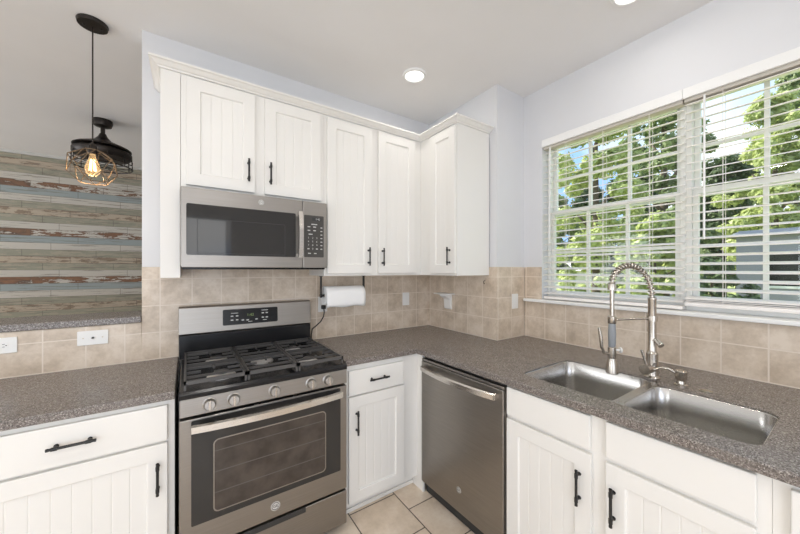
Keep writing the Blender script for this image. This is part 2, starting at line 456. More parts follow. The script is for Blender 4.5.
def drawer(F, u0, u1, z0, z1, d, parent, handle=True, name='drawer', hs=0):
    m = MB(); ubox(m, F, (u0, d-.019, z0), (u1, d, z1))
    dr = m.build(name, M_cab, parent, bevel=.004, seg=3)
    if handle: pull(F, (u0+u1)/2+hs, d, (z0+z1)/2+.004, dr, False, .13)
    return dr
T0 = TT+.001
# --- uppers
UZ, UT = 1.387, 2.434
F = north
r = thing('wall_cabinet', (.345, -.16, 1.846), 'white two-door wall cabinet above the microwave, with a tall filler panel at its left', 'cabinet', None)
ubox(MB(), F, (.004, T0, 1.846), (.766, .311, UT)).build('body', M_cab, r) if False else None
m = MB(); ubox(m, F, (.004, T0, 1.846), (.766, .311, UT)); m.build('body', M_cab, r, bevel=.001)
m = MB(); ubox(m, F, (-.079, T0, UZ), (.003, .314, UT)); m.build('filler_panel', M_cab, r, bevel=.0015)
door(F, .027, .353, 1.867, 2.424, .331, r, hinge=.318, hz=1.985)
door(F, .405, .740, 1.867, 2.424, .331, r, hinge=.434, hz=1.985)
r = thing('wall_cabinet', (1.15, -.16, UZ), 'white double-door wall cabinet between the microwave and the room corner, over the paper towel', 'cabinet')
m = MB(); ubox(m, F, (.767, T0, UZ), (1.5595, .311, UT)); m.build('body', M_cab, r, bevel=.001)
door(F, .784, 1.114, 1.403, 2.420, .331, r, hinge=1.082, hz=1.520)
door(F, 1.167, 1.494, 1.403, 2.420, .331, r, hinge=1.196, hz=1.520)
E1 = east_at(X1)
r = thing('wall_cabinet', (1.73, -.36, UZ), 'white single-door corner wall cabinet turned towards the left, with a plain white side', 'cabinet')
m = MB(); ubox(m, E1, (T0, T0, UZ), (.716, X1-1.561, UT)); m.build('body', M_cab, r, bevel=.0015)
door(E1, .448, .712, 1.403, 2.418, X1-1.541, r, hinge=.664, hz=1.522)
# --- crown moulding
prof = [(0, 2.4345), (.010, 2.4345), (.013, 2.441), (.020, 2.444), (.034, 2.458), (.040, 2.461), (.044, 2.462), (.044, 2.472), (0, 2.472)]
path = [((-.079, -T0), (-1, 0)), ((-.079, -.314), (-1, -1)), ((1.5595, -.314), (-1, -1)), ((1.5595, -.716), (-1, -1)), ((X1-T0, -.716), (0, -1))]
cm = MB(); cm.quadshell([[(px+nx*o_, py+ny*o_, z_) for o_, z_ in prof] for (px, py), (nx, ny) in path])
o = cm.build('crown_moulding', M_cab)
tag(o, 'white crown moulding running along the top of the wall cabinets and round the corner', 'moulding')

# --- base cabinets
BD = .645     # door face from wall (north run)
CT0, CT1 = .884, .917
r = thing('base_cabinet', (-.32, -.3, 0), 'white base cabinet left of the range with one wide drawer over a panelled door', 'cabinet')
m = MB(); ubox(m, F, (-.635, .012, .09), (-.012, BD-.019, CT0)); m.build('body', M_cab, r, bevel=.001)
m = MB(); ubox(m, F, (-.635, .012, 0), (-.012, BD-.09, .09)); m.build('toe_kick', M_cab, r)
drawer(F, -.605, -.036, .716, .862, BD, r, hs=.006)
door(F, -.605, -.036, .105, .706, BD, r, fw=.066, hinge=-.068, hz=.575, L=.132)
r = thing('base_cabinet', (-1.1, -.3, 0), 'white base cabinet at the far left end of the left worktop', 'cabinet')
m = MB(); ubox(m, F, (-1.55, .012, .09), (-.638, BD-.019, CT0)); m.build('body', M_cab, r, bevel=.001)
m = MB(); ubox(m, F, (-1.55, .012, 0), (-.638, BD-.09, .09)); m.build('toe_kick', M_cab, r)
drawer(F, -1.52, -1.105, .716, .862, BD, r); drawer(F, -1.085, -.665, .716, .862, BD, r)
door(F, -1.52, -1.105, .105, .706, BD, r, hinge=-1.135, hz=.575); door(F, -1.085, -.665, .105, .706, BD, r, hinge=-1.055, hz=.575)

r = thing('base_cabinet', (.98, -.3, 0), 'narrow white base cabinet between the range and the corner, small drawer over a door', 'cabinet')
m = MB(); ubox(m, F, (.770, .012, .075), (1.287, BD-.019, CT0)); m.build('body', M_cab, r, bevel=.001)
m = MB(); ubox(m, F, (1.2875, BD-.075, 0), (1.300, .6865, CT0)); m.build('corner_filler', M_cab, r)
m = MB(); ubox(m, F, (.770, .012, 0), (1.287, BD-.075, .075)); m.build('toe_kick', M_cab, r)
m = MB(); ubox(m, F, (.770, BD-.075, 0), (1.2865, BD-.063, .022)); m.build('shoe_moulding', M_cab, r, bevel=.004)
drawer(F, .790, 1.168, .709, .851, BD, r)
door(F, .790, 1.172, .094, .700, BD, r, hinge=.836, hz=.557, L=.136)

XF = 1.300                       # door face plane of the east run
E2 = east_at(X2)
ED = X2-XF
AL = .0215                      # the east run stands a touch out of square
r = thing('sink_base_cabinet', (1.75, -1.75, 0), 'white double-door base cabinet under the sink with two false drawer fronts', 'cabinet')
m = MB()
ubox(m, E2, (1.314, .060, .09), (2.1405, ED-.019, .66))
ubox(m, E2, (1.314, ED-.045, .66), (2.1405, ED-.019, CT0)); ubox(m, E2, (1.314, .060, .66), (1.328, ED-.045, CT0)); ubox(m, E2, (2.126, .060, .66), (2.1405, ED-.045, CT0))
m.build('body', M_cab, r)
m = MB(); ubox(m, E2, (1.314, .060, 0), (2.1405, ED-.09, .09)); m.build('toe_kick', M_cab, r)
drawer(E2, 1.322, 1.692, .740, .872, ED, r, handle=False, name='false_drawer_front')
drawer(E2, 1.746, 2.114, .740, .872, ED, r, handle=False, name='false_drawer_front')
door(E2, 1.322, 1.697, .105, .724, ED, r, hinge=1.655, hz=.588, L=.136)
door(E2, 1.746, 2.114, .105, .724, ED, r, hinge=1.773, hz=.583, L=.136)
r.rotation_euler.z = AL; r.location.y += .0095
XF = 1.319; ED = X2-XF
r = thing('base_cabinet', (1.75, -2.6, 0), 'white base cabinet beyond the sink, cut off at the bottom right corner', 'cabinet')
m = MB(); ubox(m, E2, (2.141, .060, .09), (3.17, ED-.019, CT0)); m.build('body', M_cab, r, bevel=.001)
m = MB(); ubox(m, E2, (2.141, .060, 0), (3.17, ED-.09, .09)); m.build('toe_kick', M_cab, r)
for a, b in ((2.172, 2.66), (2.68, 3.16)):
    drawer(E2, a, b, .740, .866, ED, r); door(E2, a, b, .105, .724, ED, r, hinge=(b-.035 if a < 2.5 else a+.035), hz=.585)
r.rotation_euler.z = AL; r.location.y += .0095
XF = 1.281; ED = X2-XF

# --- worktops
def slab(name, outline, holes, z0, z1, m_):
    bm = bmesh.new(); edges = []
    for L_ in [outline]+holes:
        vs = [bm.verts.new((p_[0], p_[1], z1)) for p_ in L_]
        edges += [bm.edges.new((vs[i], vs[(i+1) % len(vs)])) for i in range(len(vs))]
    bmesh.ops.triangle_fill(bm, use_beauty=True, edges=edges)
    fs = bm.faces[:]
    ex = bmesh.ops.extrude_face_region(bm, geom=fs)
    for g in ex['geom']:
        if isinstance(g, bmesh.types.BMVert): g.co.z = z0
    mb = MB(); mb.bm.free(); mb.bm = bm
    return mb.build(name, m_, bevel=.004, seg=3)
CF = .652
o = slab('worktop', [(-1.56, -T0), (-.010, -T0), (-.010, -CF), (-1.56, -CF)], [], CT0, CT1, M_top)
tag(o, 'short dark speckled worktop left of the range', 'worktop')
XC = 1.262
RL, RB_ = .05, .05
LBX = (1.395, 1.830, -1.722, -1.325); RBX = (1.395, 1.772, -2.112, -1.752)
LB = rr(*LBX, .05); RB = rr(*RBX, .05)
def arcp(cx, cy, r_, a0, a1, n=6): return [(cx+r_*math.cos(math.radians(a0+(a1-a0)*i/n)), cy+r_*math.sin(math.radians(a0+(a1-a0)*i/n))) for i in range(n+1)]
SO = arcp(1.78, -1.375, .05, 0, 90)+arcp(1.445, -1.375, .05, 90, 180)+arcp(1.445, -2.062, .05, 180, 270)+arcp(1.722, -2.062, .05, 270, 360)+[(1.772, -1.775), (1.776, -1.762), (1.79, -1.752), (1.815, -1.745), (1.826, -1.735), (1.830, -1.722)]
o = slab('worktop', [(.767, -T0), (X1-T0, -T0), (X1-T0, YJ-T0), (X2-T0, YJ-T0), (X2-T0, -3.195), (XC+.0545, -3.195), (XC, -CF), (.767, -CF)], [SO], CT0, CT1, M_top)
tag(o, 'long L-shaped dark speckled worktop around the corner, with the sink cut into it', 'worktop')

# --- sink
r = thing('double_sink', (1.6, -1.72, .70), 'stainless steel undermount double sink set into the worktop', 'sink')
ZR = .911
def bowl(u0, u1, v0, v1, rad, zb):
    m = MB(); rings = []
    R = lambda e, z_, rad_: [(a, b_, z_) for a, b_ in rr(u0-e, u1+e, v0-e, v1+e, rad_)]
    rings.append(R(-.0005, ZR-.0004, rad)); rings.append(R(-.003, ZR-.004, rad))
    rings.append(R(-.004, CT0-.08, rad)); rings.append(R(-.008, zb+.045, rad))
    for k in range(1, 6):
        a = k/5*PI/2; rings.append(R(-.008-.035*(1-math.cos(a)), zb+.045-.045*math.sin(a), rad-.035*(1-math.cos(a))*.8))
    inner = m.quadshell(rings, cap=False)
    vs = [m.bm.verts.new(p_) for p_ in rings[-1]]; m.bm.faces.new(vs)
    o = m.build('bowl', M_sink, r, smooth=50)
    so = o.modifiers.new('so', 'SOLIDIFY'); so.thickness = .0012; so.offset = 0
    d = MB(); cx, cy = (u0+u1)/2+.02, (v0+v1)/2
    d.lathe((cx, cy, zb+.0008), [(.044, 0), (.042, .004), (.030, .002), (.028, .0006)], n=24)
    d.build('drain', M_chrome, r, smooth=40)
    return o
bowl(*LBX, .05, .715)
bowl(*RBX, .05, .700)
SI = [(1.6+(x_-1.6)*.9985, -1.72+(y_+1.72)*.9985) for x_, y_ in SO]
dk = slab('deck', SI, [rr(LBX[0]+.0012, LBX[1]-.0012, LBX[2]+.0012, LBX[3]-.0012, .05), rr(RBX[0]+.0012, RBX[1]-.0012, RBX[2]+.0012, RBX[3]-.0012, .05)], ZR-.0015, ZR, M_sink)
dk.modifiers.clear(); dk.parent = r; dk.matrix_parent_inverse = Matrix.Translation(-ORG[r.name])

# --- dishwasher
DX = XF-.006
r = thing('dishwasher', (1.55, -1.02, 0), 'dark stainless dishwasher under the worktop with a long bowed bar handle', 'dishwasher')
dy0, dy1 = -.694, -1.311
MB().box((DX+.03, dy0-.001, .09), (1.86, dy1+.001, .872)).build('tub', M_slot, r)
MB().box((DX, dy0, .087), (DX+.029, dy1, .850)).build('door', M_steel2, r, bevel=.004, seg=3)
MB().box((DX+.004, dy0, .852), (DX+.029, dy1, .866)).build('control_strip', M_steel2, r, bevel=.002)
MB().box((DX+.045, dy0, 0), (DX+.06, dy1, .088)).build('kick_plate', M_slot, r)
m = MB(); N = 16; pr = []
for i in range(N+1):
    s_ = i/N; yy = dy0-.025+(dy1+.03-(dy0-.025))*s_
    bow = .018+.034*math.sin(PI*s_)**.8
    pr.append([(DX-bow-.0, yy, .795), (DX-bow-.010, yy, .800), (DX-bow-.010, yy, .824), (DX-bow, yy, .829)])
m.quadshell(pr)
for yy in (dy0-.04, dy1+.045): m.box((DX-.03, yy-.012, .801), (DX, yy+.012, .823))
m.build('handle', M_steelh, r, smooth=35)
def logo(center, right, normal, rad, parent, name='badge'):
    c = Vector(center); R = Vector(right).normalized(); N_ = Vector(normal).normalized(); U = N_.cross(R)
    m = MB(); m.lathe(c, [(rad, 0), (rad, .0012), (rad*.93, .0012)], axis=N_, n=28)
    b = m.build(name, M_badge, parent, smooth=30)
    m = MB(); n = 28
    f = lambda q, h: [c+R*math.cos(2*PI*i/n)*q+U*math.sin(2*PI*i/n)*q+N_*h for i in range(n)]
    m.ring2(f(rad*.84, .0012), f(rad*.72, .0012), N_*.0008)
    M4 = Matrix((( R.x, U.x, N_.x, (c+N_*.002).x), (R.y, U.y, N_.y, (c+N_*.002).y), (R.z, U.z, N_.z, (c+N_*.002).z), (0, 0, 0, 1)))
    m.text('GE', rad*.9, M4, .0004)
    m.build('monogram', M_slot, b)
logo((DX, -1.02, .212), (0, -1, 0), (-1, 0, 0), .016, r)
r.rotation_euler.z = AL; r.location.y += .005

# ------------------------------------------------------------------ range
r = thing('gas_range', (.381, -.35, 0), 'freestanding gas range in dark stainless steel with five knobs and a bowed oven handle', 'range')
RX0, RX1 = .002, .757
b = MB().box((RX0+.004, -.640, .03), (RX1-.004, -.02, .885)); b.build('body', M_slot, r)
# backguard
bg_ = MB()
bg_.prism([(-.009, -.022, .90), (-.009, -.075, .90), (-.009, -.075, 1.045), (-.009, -.085, 1.055), (-.009, -.075, 1.205), (-.009, -.060, 1.212), (-.009, -.022, 1.212)], (.764, 0, 0))
bk = bg_.build('backguard', M_steel, r, bevel=.002)
MB().box((-.007, -.0785, .912), (RX1-.002, -.0752, 1.044)).build('vent_strip', M_enamel, bk, bevel=.001)
def on_bg(x, z): return (x, -.085+(z-1.055)/.15*.010-.0005, z)
dp = MB(); pts = rr(.212, .532, 1.086, 1.182, .008)
dp.prism([on_bg(*p_) for p_ in pts], (0, -.002, 0)); dpo = dp.build('display_panel', M_enamel, bk)
tilt = math.atan2(.010, .15)
def bgmat(x, z):
    p_ = Vector(on_bg(x, z))+Vector((0, -.0026, 0))
    return Matrix.Translation(p_) @ Matrix.Rotation(PI/2-tilt, 4, 'X')
mk = MB()
for x_, z_ in ((.262, 1.140), (.290, 1.140), (.262, 1.116), (.290, 1.116), (.322, 1.112), (.350, 1.110), (.402, 1.112), (.440, 1.148), (.464, 1.148), (.440, 1.120), (.464, 1.120)):
    p_ = Vector(on_bg(x_, z_)); mk.box(p_+Vector((-.007, -.0032, -.0032)), p_+Vector((.007, -.002, .0032)))
for x_, z_, w_ in ((.276, 1.158, .020), (.452, 1.166, .020), (.365, 1.100, .012), (.452, 1.104, .012)):
    p_ = Vector(on_bg(x_, z_)); mk.box(p_+Vector((-w_, -.003, -.0016)), p_+Vector((w_, -.002, .0016)))
mk.build('key_marks', M_mark, dpo)
cl = MB(); cl.text('1:42', .024, bgmat(.366, 1.142)); cl.build('clock', M_glow, dpo)
# cooktop
ck = MB(); ck.box((RX0, -.672, .885), (RX1, -.078, .912)); cko = ck.build('cooktop', M_enamel, r, bevel=.006, seg=3)
ck = MB(); ck.prism([(RX0, -.672, .884), (RX0, -.690, .884), (RX0, -.692, .902), (RX0, -.682, .914), (RX0, -.660, .914), (RX0, -.660, .912)], (RX1-RX0, 0, 0)); ck.build('front_lip', M_enamel, cko, bevel=.002)
# control panel, leaning back
cp = MB(); cp.prism([(RX0+.003, -.640, .810), (RX0+.003, -.695, .812), (RX0+.003, -.692, .885), (RX0+.003, -.640, .883)], (RX1-RX0-.006, 0, 0))
cpo = cp.build('control_panel', M_steel, r, bevel=.002)
nrm = Vector((0, -.072, .012)).normalized()*-1; nrm = Vector((0, -.9992, .041))
for kx in (.112, .205, .379, .555, .645):
    c_ = Vector((kx, -.6933, .850))
    k = MB(); k.lathe(c_, [(.0275, 0), (.0275, .004), (.0235, .006), (.0215, .026), (.019, .029), (.0001, .029)], axis=nrm, n=24)
    ko = k.build('knob', M_knob, cpo, smooth=35)
    g = MB(); U_ = Vector((1, 0, 0)).cross(nrm)
    A = c_+nrm*.027
    g.prism([A+Vector((-.005, 0, 0))+U_*.021, A+Vector((.005, 0, 0))+U_*.021, A+Vector((.005, 0, 0))-U_*.021, A+Vector((-.005, 0, 0))-U_*.021], nrm*.010)
    g.build('grip', M_nickel, ko, bevel=.002)
# burners
for bx, by, rad in ((.17, -.53, .050), (.17, -.23, .042), (.381, -.38, .046), (.592, -.53, .042), (.592, -.23, .036)):
    q = MB(); q.lathe((bx, by, .912), [(rad+.012, 0), (rad+.012, .006), (rad, .012), (rad*.80, .018), (.001, .018)], n=28)
    bo = q.build('burner', M_alu, cko, smooth=35)
    q = MB(); q.lathe((bx, by, .930), [(rad*.60, 0), (rad*.64, .004), (rad*.6, .009), (.001, .010)], n=28); q.build('burner_cap', M_castiron, bo, smooth=35)
# three grates
GT = .955
def grate(x0, x1, kind):
    g = MB(); w_ = .009; y0, y1 = -.672, -.095
    bar = lambda a, b_: g.box(a, b_)
    for yy in (y0, y1-w_): bar((x0, yy, GT-.016), (x1, yy+w_, GT))
    for xx in (x0, x1-w_): bar((xx, y0, GT-.016), (xx+w_, y1, GT))
    bar((x0, (y0+y1)/2-w_/2, GT-.016), (x1, (y0+y1)/2+w_/2, GT))
    for k in range(1, 8):
        yy = y0+(y1-y0)*k/8
        if k == 4: continue
        L_ = (x1-x0)*(.27 if k in (2, 6) else .40)
        bar((x0, yy-.0032, GT-.010), (x0+L_, yy+.0032, GT)); bar((x1-L_, yy-.0032, GT-.010), (x1, yy+.0032, GT))
        if k in (1, 3, 5, 7): bar((x0+L_, yy-.0032, GT-.010), (x1-L_, yy+.0032, GT))
    cx = (x0+x1)/2
    for yc in ((y0*.75+y1*.25), (y0*.25+y1*.75)):
        bar((cx-.004, yc-.07, GT-.010), (cx+.004, yc-.035, GT)); bar((cx-.004, yc+.035, GT-.010), (cx+.004, yc+.07, GT))
    for xx in (x0, x1-w_):
        for yy in (y0, y1-w_, (y0+y1)/2-w_/2): bar((xx, yy, .9145), (xx+w_, yy+w_, GT-.014))
    g.build('grate', M_castiron, cko)
grate(.020, .262, 'side'); grate(.266, .496, 'mid'); grate(.500, .742, 'side')
# oven door
DF = -.690
od = MB(); od.box((RX0+.002, DF, .236), (RX1-.002, -.641, .797)); odo = od.build('oven_door', M_steel, r, bevel=.004, seg=3)
MB().prism([(p_[0], DF-.0006, p_[1]) for p_ in rr(.046, .718, .345, .789, .006)], (0, -.0022, 0)).build('glass', M_blackglass, odo)
wi = MB(); O_ = rr(.126, .636, .372, .690, .022); I_ = rr(.131, .631, .377, .685, .018)
wi.ring2([(a, DF-.0028, b_) for a, b_ in O_], [(a, DF-.0028, b_) for a, b_ in I_], (0, -.0012, 0)); wi.build('window_trim', M_steel, odo)
M_ovenwin = mat('oven_window_glass', (.05, .04, .034), .05)
t = NT(M_ovenwin); x, y, z = t.sep(t.pos()); t.col(t.mix(t.math('LESS_THAN', t.math('FRACT', t.math('MULTIPLY', z, 11)), .05), t.ramp(t.noise(t.pos(), 14, 3), [(.35, (.040, .032, .027)), (.65, (.075, .06, .05))]), (.10, .09, .085)))
MB().prism([(a, DF-.0029, b_) for a, b_ in I_], (0, -.0003, 0)).build('oven_window', M_ovenwin, odo)
h = MB(); N = 18; pr = []
for i in range(N+1):
    s_ = i/N; xx = .046+(.716-.046)*s_; bow = .030+.026*math.sin(PI*s_)**.8; y_ = DF-bow
    pr.append([(xx, y_, .748), (xx, y_-.012, .752), (xx, y_-.012, .778), (xx, y_, .783)])
h.quadshell(pr)
for xx in (.062, .700): h.box((xx-.014, DF-.042, .754), (xx+.014, DF-.002, .776))
h.build('handle', M_steelh, odo, smooth=35)
v = MB()
for k, (a, b_) in enumerate(((.13, .29), (.31, .47), (.49, .63))): v.box((a, DF+.004, .7975), (b_, DF+.014, .8005))
v.build('door_vent', M_enamel, odo)
logo((.384, DF, .292), (1, 0, 0), (0, -1, 0), .021, odo)
dw = MB(); dw.box((RX0+.002, DF, .045), (RX1-.002, -.641, .224)); dwo = dw.build('storage_drawer', M_steel, r, bevel=.004, seg=3)
MB().box((.23, DF-.0012, .200), (.53, DF+.001, .2238)).build('finger_slot', M_slot, dwo)
for xx in (.04, .72):
    for yy in (-.6, -.1): MB().cyl((xx, yy, 0), (xx, yy, .032), .018).build('foot', M_slot, r)

# ------------------------------------------------------------------ microwave
r = thing('microwave_oven', (.381, -.2, 1.437), 'stainless over-the-range microwave with a dark glass door, hung under the wall cabinet', 'microwave')
MY = -.3826
MB().box((.004, MY+.024, 1.450), (.764, -T0-.001, 1.8445)).build('case', M_steel, r, bevel=.002)
MB().box((.010, MY+.03, 1.430), (.758, -.05, 1.4495)).build('underside', M_enamel, r, bevel=.003)
d_ = MB(); d_.box((.006, MY, 1.440), (.607, MY+.0235, 1.8435)); mdo = d_.build('door', M_steel, r, bevel=.003, seg=3)
MB().prism([(p_[0], MY-.0005, p_[1]) for p_ in rr(.028, .566, 1.503, 1.762, .008)], (0, -.002, 0)).build('glass', M_blackglass, mdo)
O_ = rr(.074, .505, 1.512, 1.690, .004); I_ = rr(.076, .503, 1.514, 1.688, .004)
MB().ring2([(a, MY-.0027, b_) for a, b_ in O_], [(a, MY-.0027, b_) for a, b_ in I_], (0, -.0006, 0)).build('window_trim', M_slot, mdo)
h = MB(); pr = []
for i in range(13):
    s_ = i/12; zz = 1.498+(1.772-1.498)*s_; bow = .030+.014*math.sin(PI*s_); y_ = MY-bow
    pr.append([(.571, y_, zz), (.574, y_-.009, zz), (.598, y_-.009, zz), (.601, y_, zz)])
h.quadshell(pr)
for zz in (1.512, 1.758): h.box((.577, MY-.034, zz-.012), (.595, MY, zz+.012))
h.build('handle', M_steelh, mdo, smooth=35)
logo((.376, MY, 1.806), (1, 0, 0), (0, -1, 0), .014, mdo)
cpn = MB(); cpn.box((.610, MY, 1.440), (.760, MY+.0235, 1.8435)); cpo2 = cpn.build('control_panel', M_steel, r, bevel=.003, seg=3)
kp = MB(); kp.prism([(p_[0], MY-.0005, p_[1]) for p_ in rr(.616, .738, 1.505, 1.760, .004)], (0, -.002, 0)); kpo = kp.build('keypad', mat('charcoal_keypad', (.05, .047, .043), .3), cpo2)
mk = MB(); RX = Matrix.Rotation(PI/2, 4, 'X')
lab = ['1', '2', '3', '4', '5', '6', '7', '8', '9', '', '0', '']
for i in range(12):
    cx, cz = .642+(i % 3)*.026, 1.622-(i//3)*.022
    if lab[i]: mk.text(lab[i], .015, Matrix.Translation((cx, MY-.003, cz)) @ RX, .0003)
    else: mk.box((cx-.006, MY-.0034, cz-.003), (cx+.006, MY-.0026, cz+.003))
for j in range(7): mk.box((.717, MY-.0034, 1.553+j*.022), (.729, MY-.0026, 1.558+j*.022))
for cx, cz, w_ in ((.645, 1.690, .008), (.680, 1.690, .009), (.645, 1.668, .008), (.680, 1.668, .008), (.678, 1.706, .018), (.655, 1.645, .012), (.648, 1.528, .009), (.684, 1.528, .008)):
    mk.box((cx-w_, MY-.0034, cz-.0028), (cx+w_, MY-.0026, cz+.0028))
mk.build('key_marks', M_mark, kpo)
dm = MB(); dm.box((.664, MY-.0032, 1.728), (.724, MY-.0024, 1.748)); dmo = dm.build('display', M_slot, kpo)
cl = MB(); cl.text('1:42', .017, Matrix.Translation((.700, MY-.0036, 1.738)) @ RX, .0003); cl.build('clock', M_mark, dmo)

# ------------------------------------------------------------------ faucet, soap pump, hole cover
fx, fy = 1.862, -1.712
r = thing('spring_faucet', (fx, fy, CT1), 'tall brushed nickel spring faucet with a hanging spray head, behind the sink divider', 'faucet')
hx, hy = 1.712, -1.602                      # where the spray head hangs
q = MB(); q.lathe((fx, fy, CT1), [(.031, 0), (.031, .004), (.025, .010), (.0235, .016), (.0235, .115), (.019, .121), (.0165, .130), (.0165, .365), (.0175, .368), (.0175, .378), (.012, .380)], n=24)
q.build('column', M_nickel, r, smooth=35)
d_ = Vector((hx-fx, hy-fy, 0)); span = d_.length; d_.normalize()
arc = []
zb, zt = CT1+.375, 1.352
for i in range(49):
    a = PI*i/48
    rad = span/2; c0 = Vector((fx, fy, 0))+d_*rad
    base_z = zb+(zt-zb)*i/48
    arc.append(c0-d_*rad*math.cos(a)+Vector((0, 0, base_z+.125*math.sin(a))))
MBa = MB().tube(arc, .0075, 10); MBa.build('hose', M_nickel, r, smooth=60)
# coil wound round the hose
def frame(i):
    t_ = (arc[min(i+1, 48)]-arc[max(i-1, 0)]).normalized(); s_ = Vector((-d_.y, d_.x, 0)); return s_, t_.cross(s_)
coil = []; TURNS = 21
for k in range(TURNS*12+1):
    f_ = k/(TURNS*12)*48; i = min(47, int(f_)); p_ = arc[i].lerp(arc[i+1], f_-i); s_, n_ = frame(i); a = 2*PI*k/12
    coil.append(p_+(s_*math.cos(a)+n_*math.sin(a))*.0125)
MB().tube(coil, .0034, 6).build('spring', M_nickel, r, smooth=60)
s = MB(); zt2 = 1.352
s.lathe((hx, hy, 0), [(.0185, 1.332), (.0185, 1.340), (.015, 1.362), (.010, 1.366)], n=20)
s.lathe((hx, hy, 0), [(.0095, 1.205), (.0095, 1.334)], n=16)
s.lathe((hx, hy, 0), [(.016, 1.172), (.018, 1.176), (.018, 1.204), (.013, 1.209)], n=20)
s.lathe((hx, hy, 0), [(.0155, 1.0055), (.017, 1.02), (.017, 1.058), (.012, 1.062), (.012, 1.1718)], n=20)
s.lathe((hx, hy, 0), [(.024, .934), (.027, .938), (.026, .948), (.021, .985), (.0155, 1.006)], n=24)
sh = s.build('spray_head', M_nickel, r, smooth=40)
MB().lathe((hx, hy, 0), [(.0135, 1.061), (.015, 1.066), (.0165, 1.12), (.015, 1.168), (.0135, 1.173)], n=20).build('grip', M_grip, sh, smooth=50)
lv = MB(); o_ = d_
P = [Vector((hx, hy, 1.028))+o_*.012, Vector((hx, hy, 1.030))+o_*.035, Vector((hx, hy, 1.060))+o_*.048, Vector((hx, hy, 1.105))+o_*.052, Vector((hx, hy, 1.150))+o_*.060]
lv.tube(P, [.006, .007, .0075, .008, .006], 10); lv.build('trigger_lever', M_nickel, sh, smooth=60)
bt = MB(); bt.cyl(Vector((hx, hy, 1.045))-o_*.014, Vector((hx, hy, 1.045))-o_*.040, .005); bt.lathe(Vector((hx, hy, 1.045))-o_*.036, [(.013, 0), (.013, .006), (.010, .008)], axis=-o_, n=18); bt.build('spray_button', M_plate, sh, smooth=40)
am = MB(); am.cyl(Vector((fx, fy, 1.198)), Vector((hx, hy, 1.190)), .0055); am.lathe((fx, fy, 0), [(.021, 1.185), (.021, 1.210)], n=20); am.build('holder_arm', M_nickel, r, smooth=40)
vb = MB(); vd = Vector((-.62, .10, 0)).normalized()
vb.cyl(Vector((fx, fy, .962)), Vector((fx, fy, .962))+vd*.058, .0205, n=24); vb.cyl(Vector((fx, fy, .962))+vd*.058, Vector((fx, fy, .962))+vd*.063, .023, n=24)
vbo = vb.build('valve', M_nickel, r, smooth=40)
lv = MB(); A = Vector((fx, fy, .975))+vd*.045; lv.tube([A, A+Vector((-.004, .006, .03)), A+Vector((-.010, .016, .075))], [.006, .0055, .0065], 10); lv.build('lever', M_nickel, vbo, smooth=60)
sp_ = MB(); A = Vector((fx, fy, 1.10)); sd = Vector((-.45, -.75, 0)).normalized()
sp_.tube([A, A+sd*.025+Vector((0, 0, -.004)), A+sd*.050+Vector((0, 0, -.022))], [.008, .011, .013], 12); sp_.tube([A+Vector((0, 0, .002))-sd*.0, A+Vector((.0, .012, .035)), A+Vector((0, .014, .055))], [.007, .007, .005], 10)
sp_.build('side_spout', M_chrome, r, smooth=60)
sx, sy = 1.843, -1.822
r = thing('soap_dispenser', (sx, sy, CT1), 'small nickel soap dispenser with a curved spout right of the faucet', 'soap dispenser')
MB().lathe((sx, sy, CT1), [(.024, 0), (.024, .004), (.016, .008), (.014, .020)], n=24).build('base', M_nickel, r, smooth=40)
MB().lathe((sx, sy, CT1), [(.014, .0202), (.021, .030), (.0215, .062), (.018, .066), (.001, .066)], n=24).build('pump_head', M_nickel, r, smooth=40)
A = Vector((sx, sy, CT1+.052)); e = Vector((-.30, .55, 0)).normalized()
MB().tube([A+e*.019, A+e*.045+Vector((0, 0, .016)), A+e*.075+Vector((0, 0, .015)), A+e*.095+Vector((0, 0, .002))], .0055, 10).build('spout', M_nickel, r, smooth=60)
o = MB().lathe((1.838, -1.905, CT1), [(.021, 0), (.021, .003), (.017, .005), (.001, .005)], n=24).build('hole_cover', M_nickel, smooth=40)
tag(o, 'small round metal cap lying flat on the worktop behind the right sink bowl', 'cap')

# ------------------------------------------------------------------ outlets, switches, small wall things
def plate(name, F_, u, z, w_, h_, label, cat, draw, d0=TT):
    c = F_(u, d0+.001, z); r_ = thing(name, c, label, cat)
    m = MB(); m.prism([F_(a, d0+.0008, b_) for a, b_ in rr(u-w_/2, u+w_/2, z-h_/2, z+h_/2, .004)], Vector(F_(0, .006, 0))-Vector(F_(0, 0, 0)))
    m.build('cover_plate', M_plate, r_, bevel=.0015)
    draw(r_, d0+.0068)
    return r_
def receptacle_h(F_, u, z):
    def f(r_, d0):
        for s_ in (-.02, .02):
            m = MB(); m.prism([F_(a, d0, b_) for a, b_ in rr(u+s_-.013, u+s_+.013, z-.016, z+.016, .008)], Vector(F_(0, .0015, 0))-Vector(F_(0, 0, 0))); ro = m.build('socket', M_plate, r_)
            m = MB()
            for dz in (-.006, .006): m.box(F_(u+s_-.005, d0+.0014, z+dz-.001), F_(u+s_+.003, d0+.0019, z+dz+.001))
            m.cyl(F_(u+s_+.007, d0+.0014, z), F_(u+s_+.007, d0+.0019, z), .0025, n=10)
            m.build('slots', M_slot, ro)
        MB().cyl(F_(u, d0, z), F_(u, d0+.001, z), .003, n=10).build('screw', M_ivory, r_)
    return f
plate('wall_outlet', north, -.700, 1.072, .122, .074, 'white duplex outlet under the bar ledge at the left edge', 'outlet', receptacle_h(north, -.700, 1.072))
def jacks(r_, d0):
    for s_ in (-.037, .037): MB().cyl(north(-.3765+s_, d0, 1.073), north(-.3765+s_, d0+.0012, 1.073), .0032, n=10).build('screw', M_ivory, r_)
    MB().cyl(north(-.3765, d0, 1.073), north(-.3765, d0+.008, 1.073), .005, n=12).build('jack', M_bronze, r_)
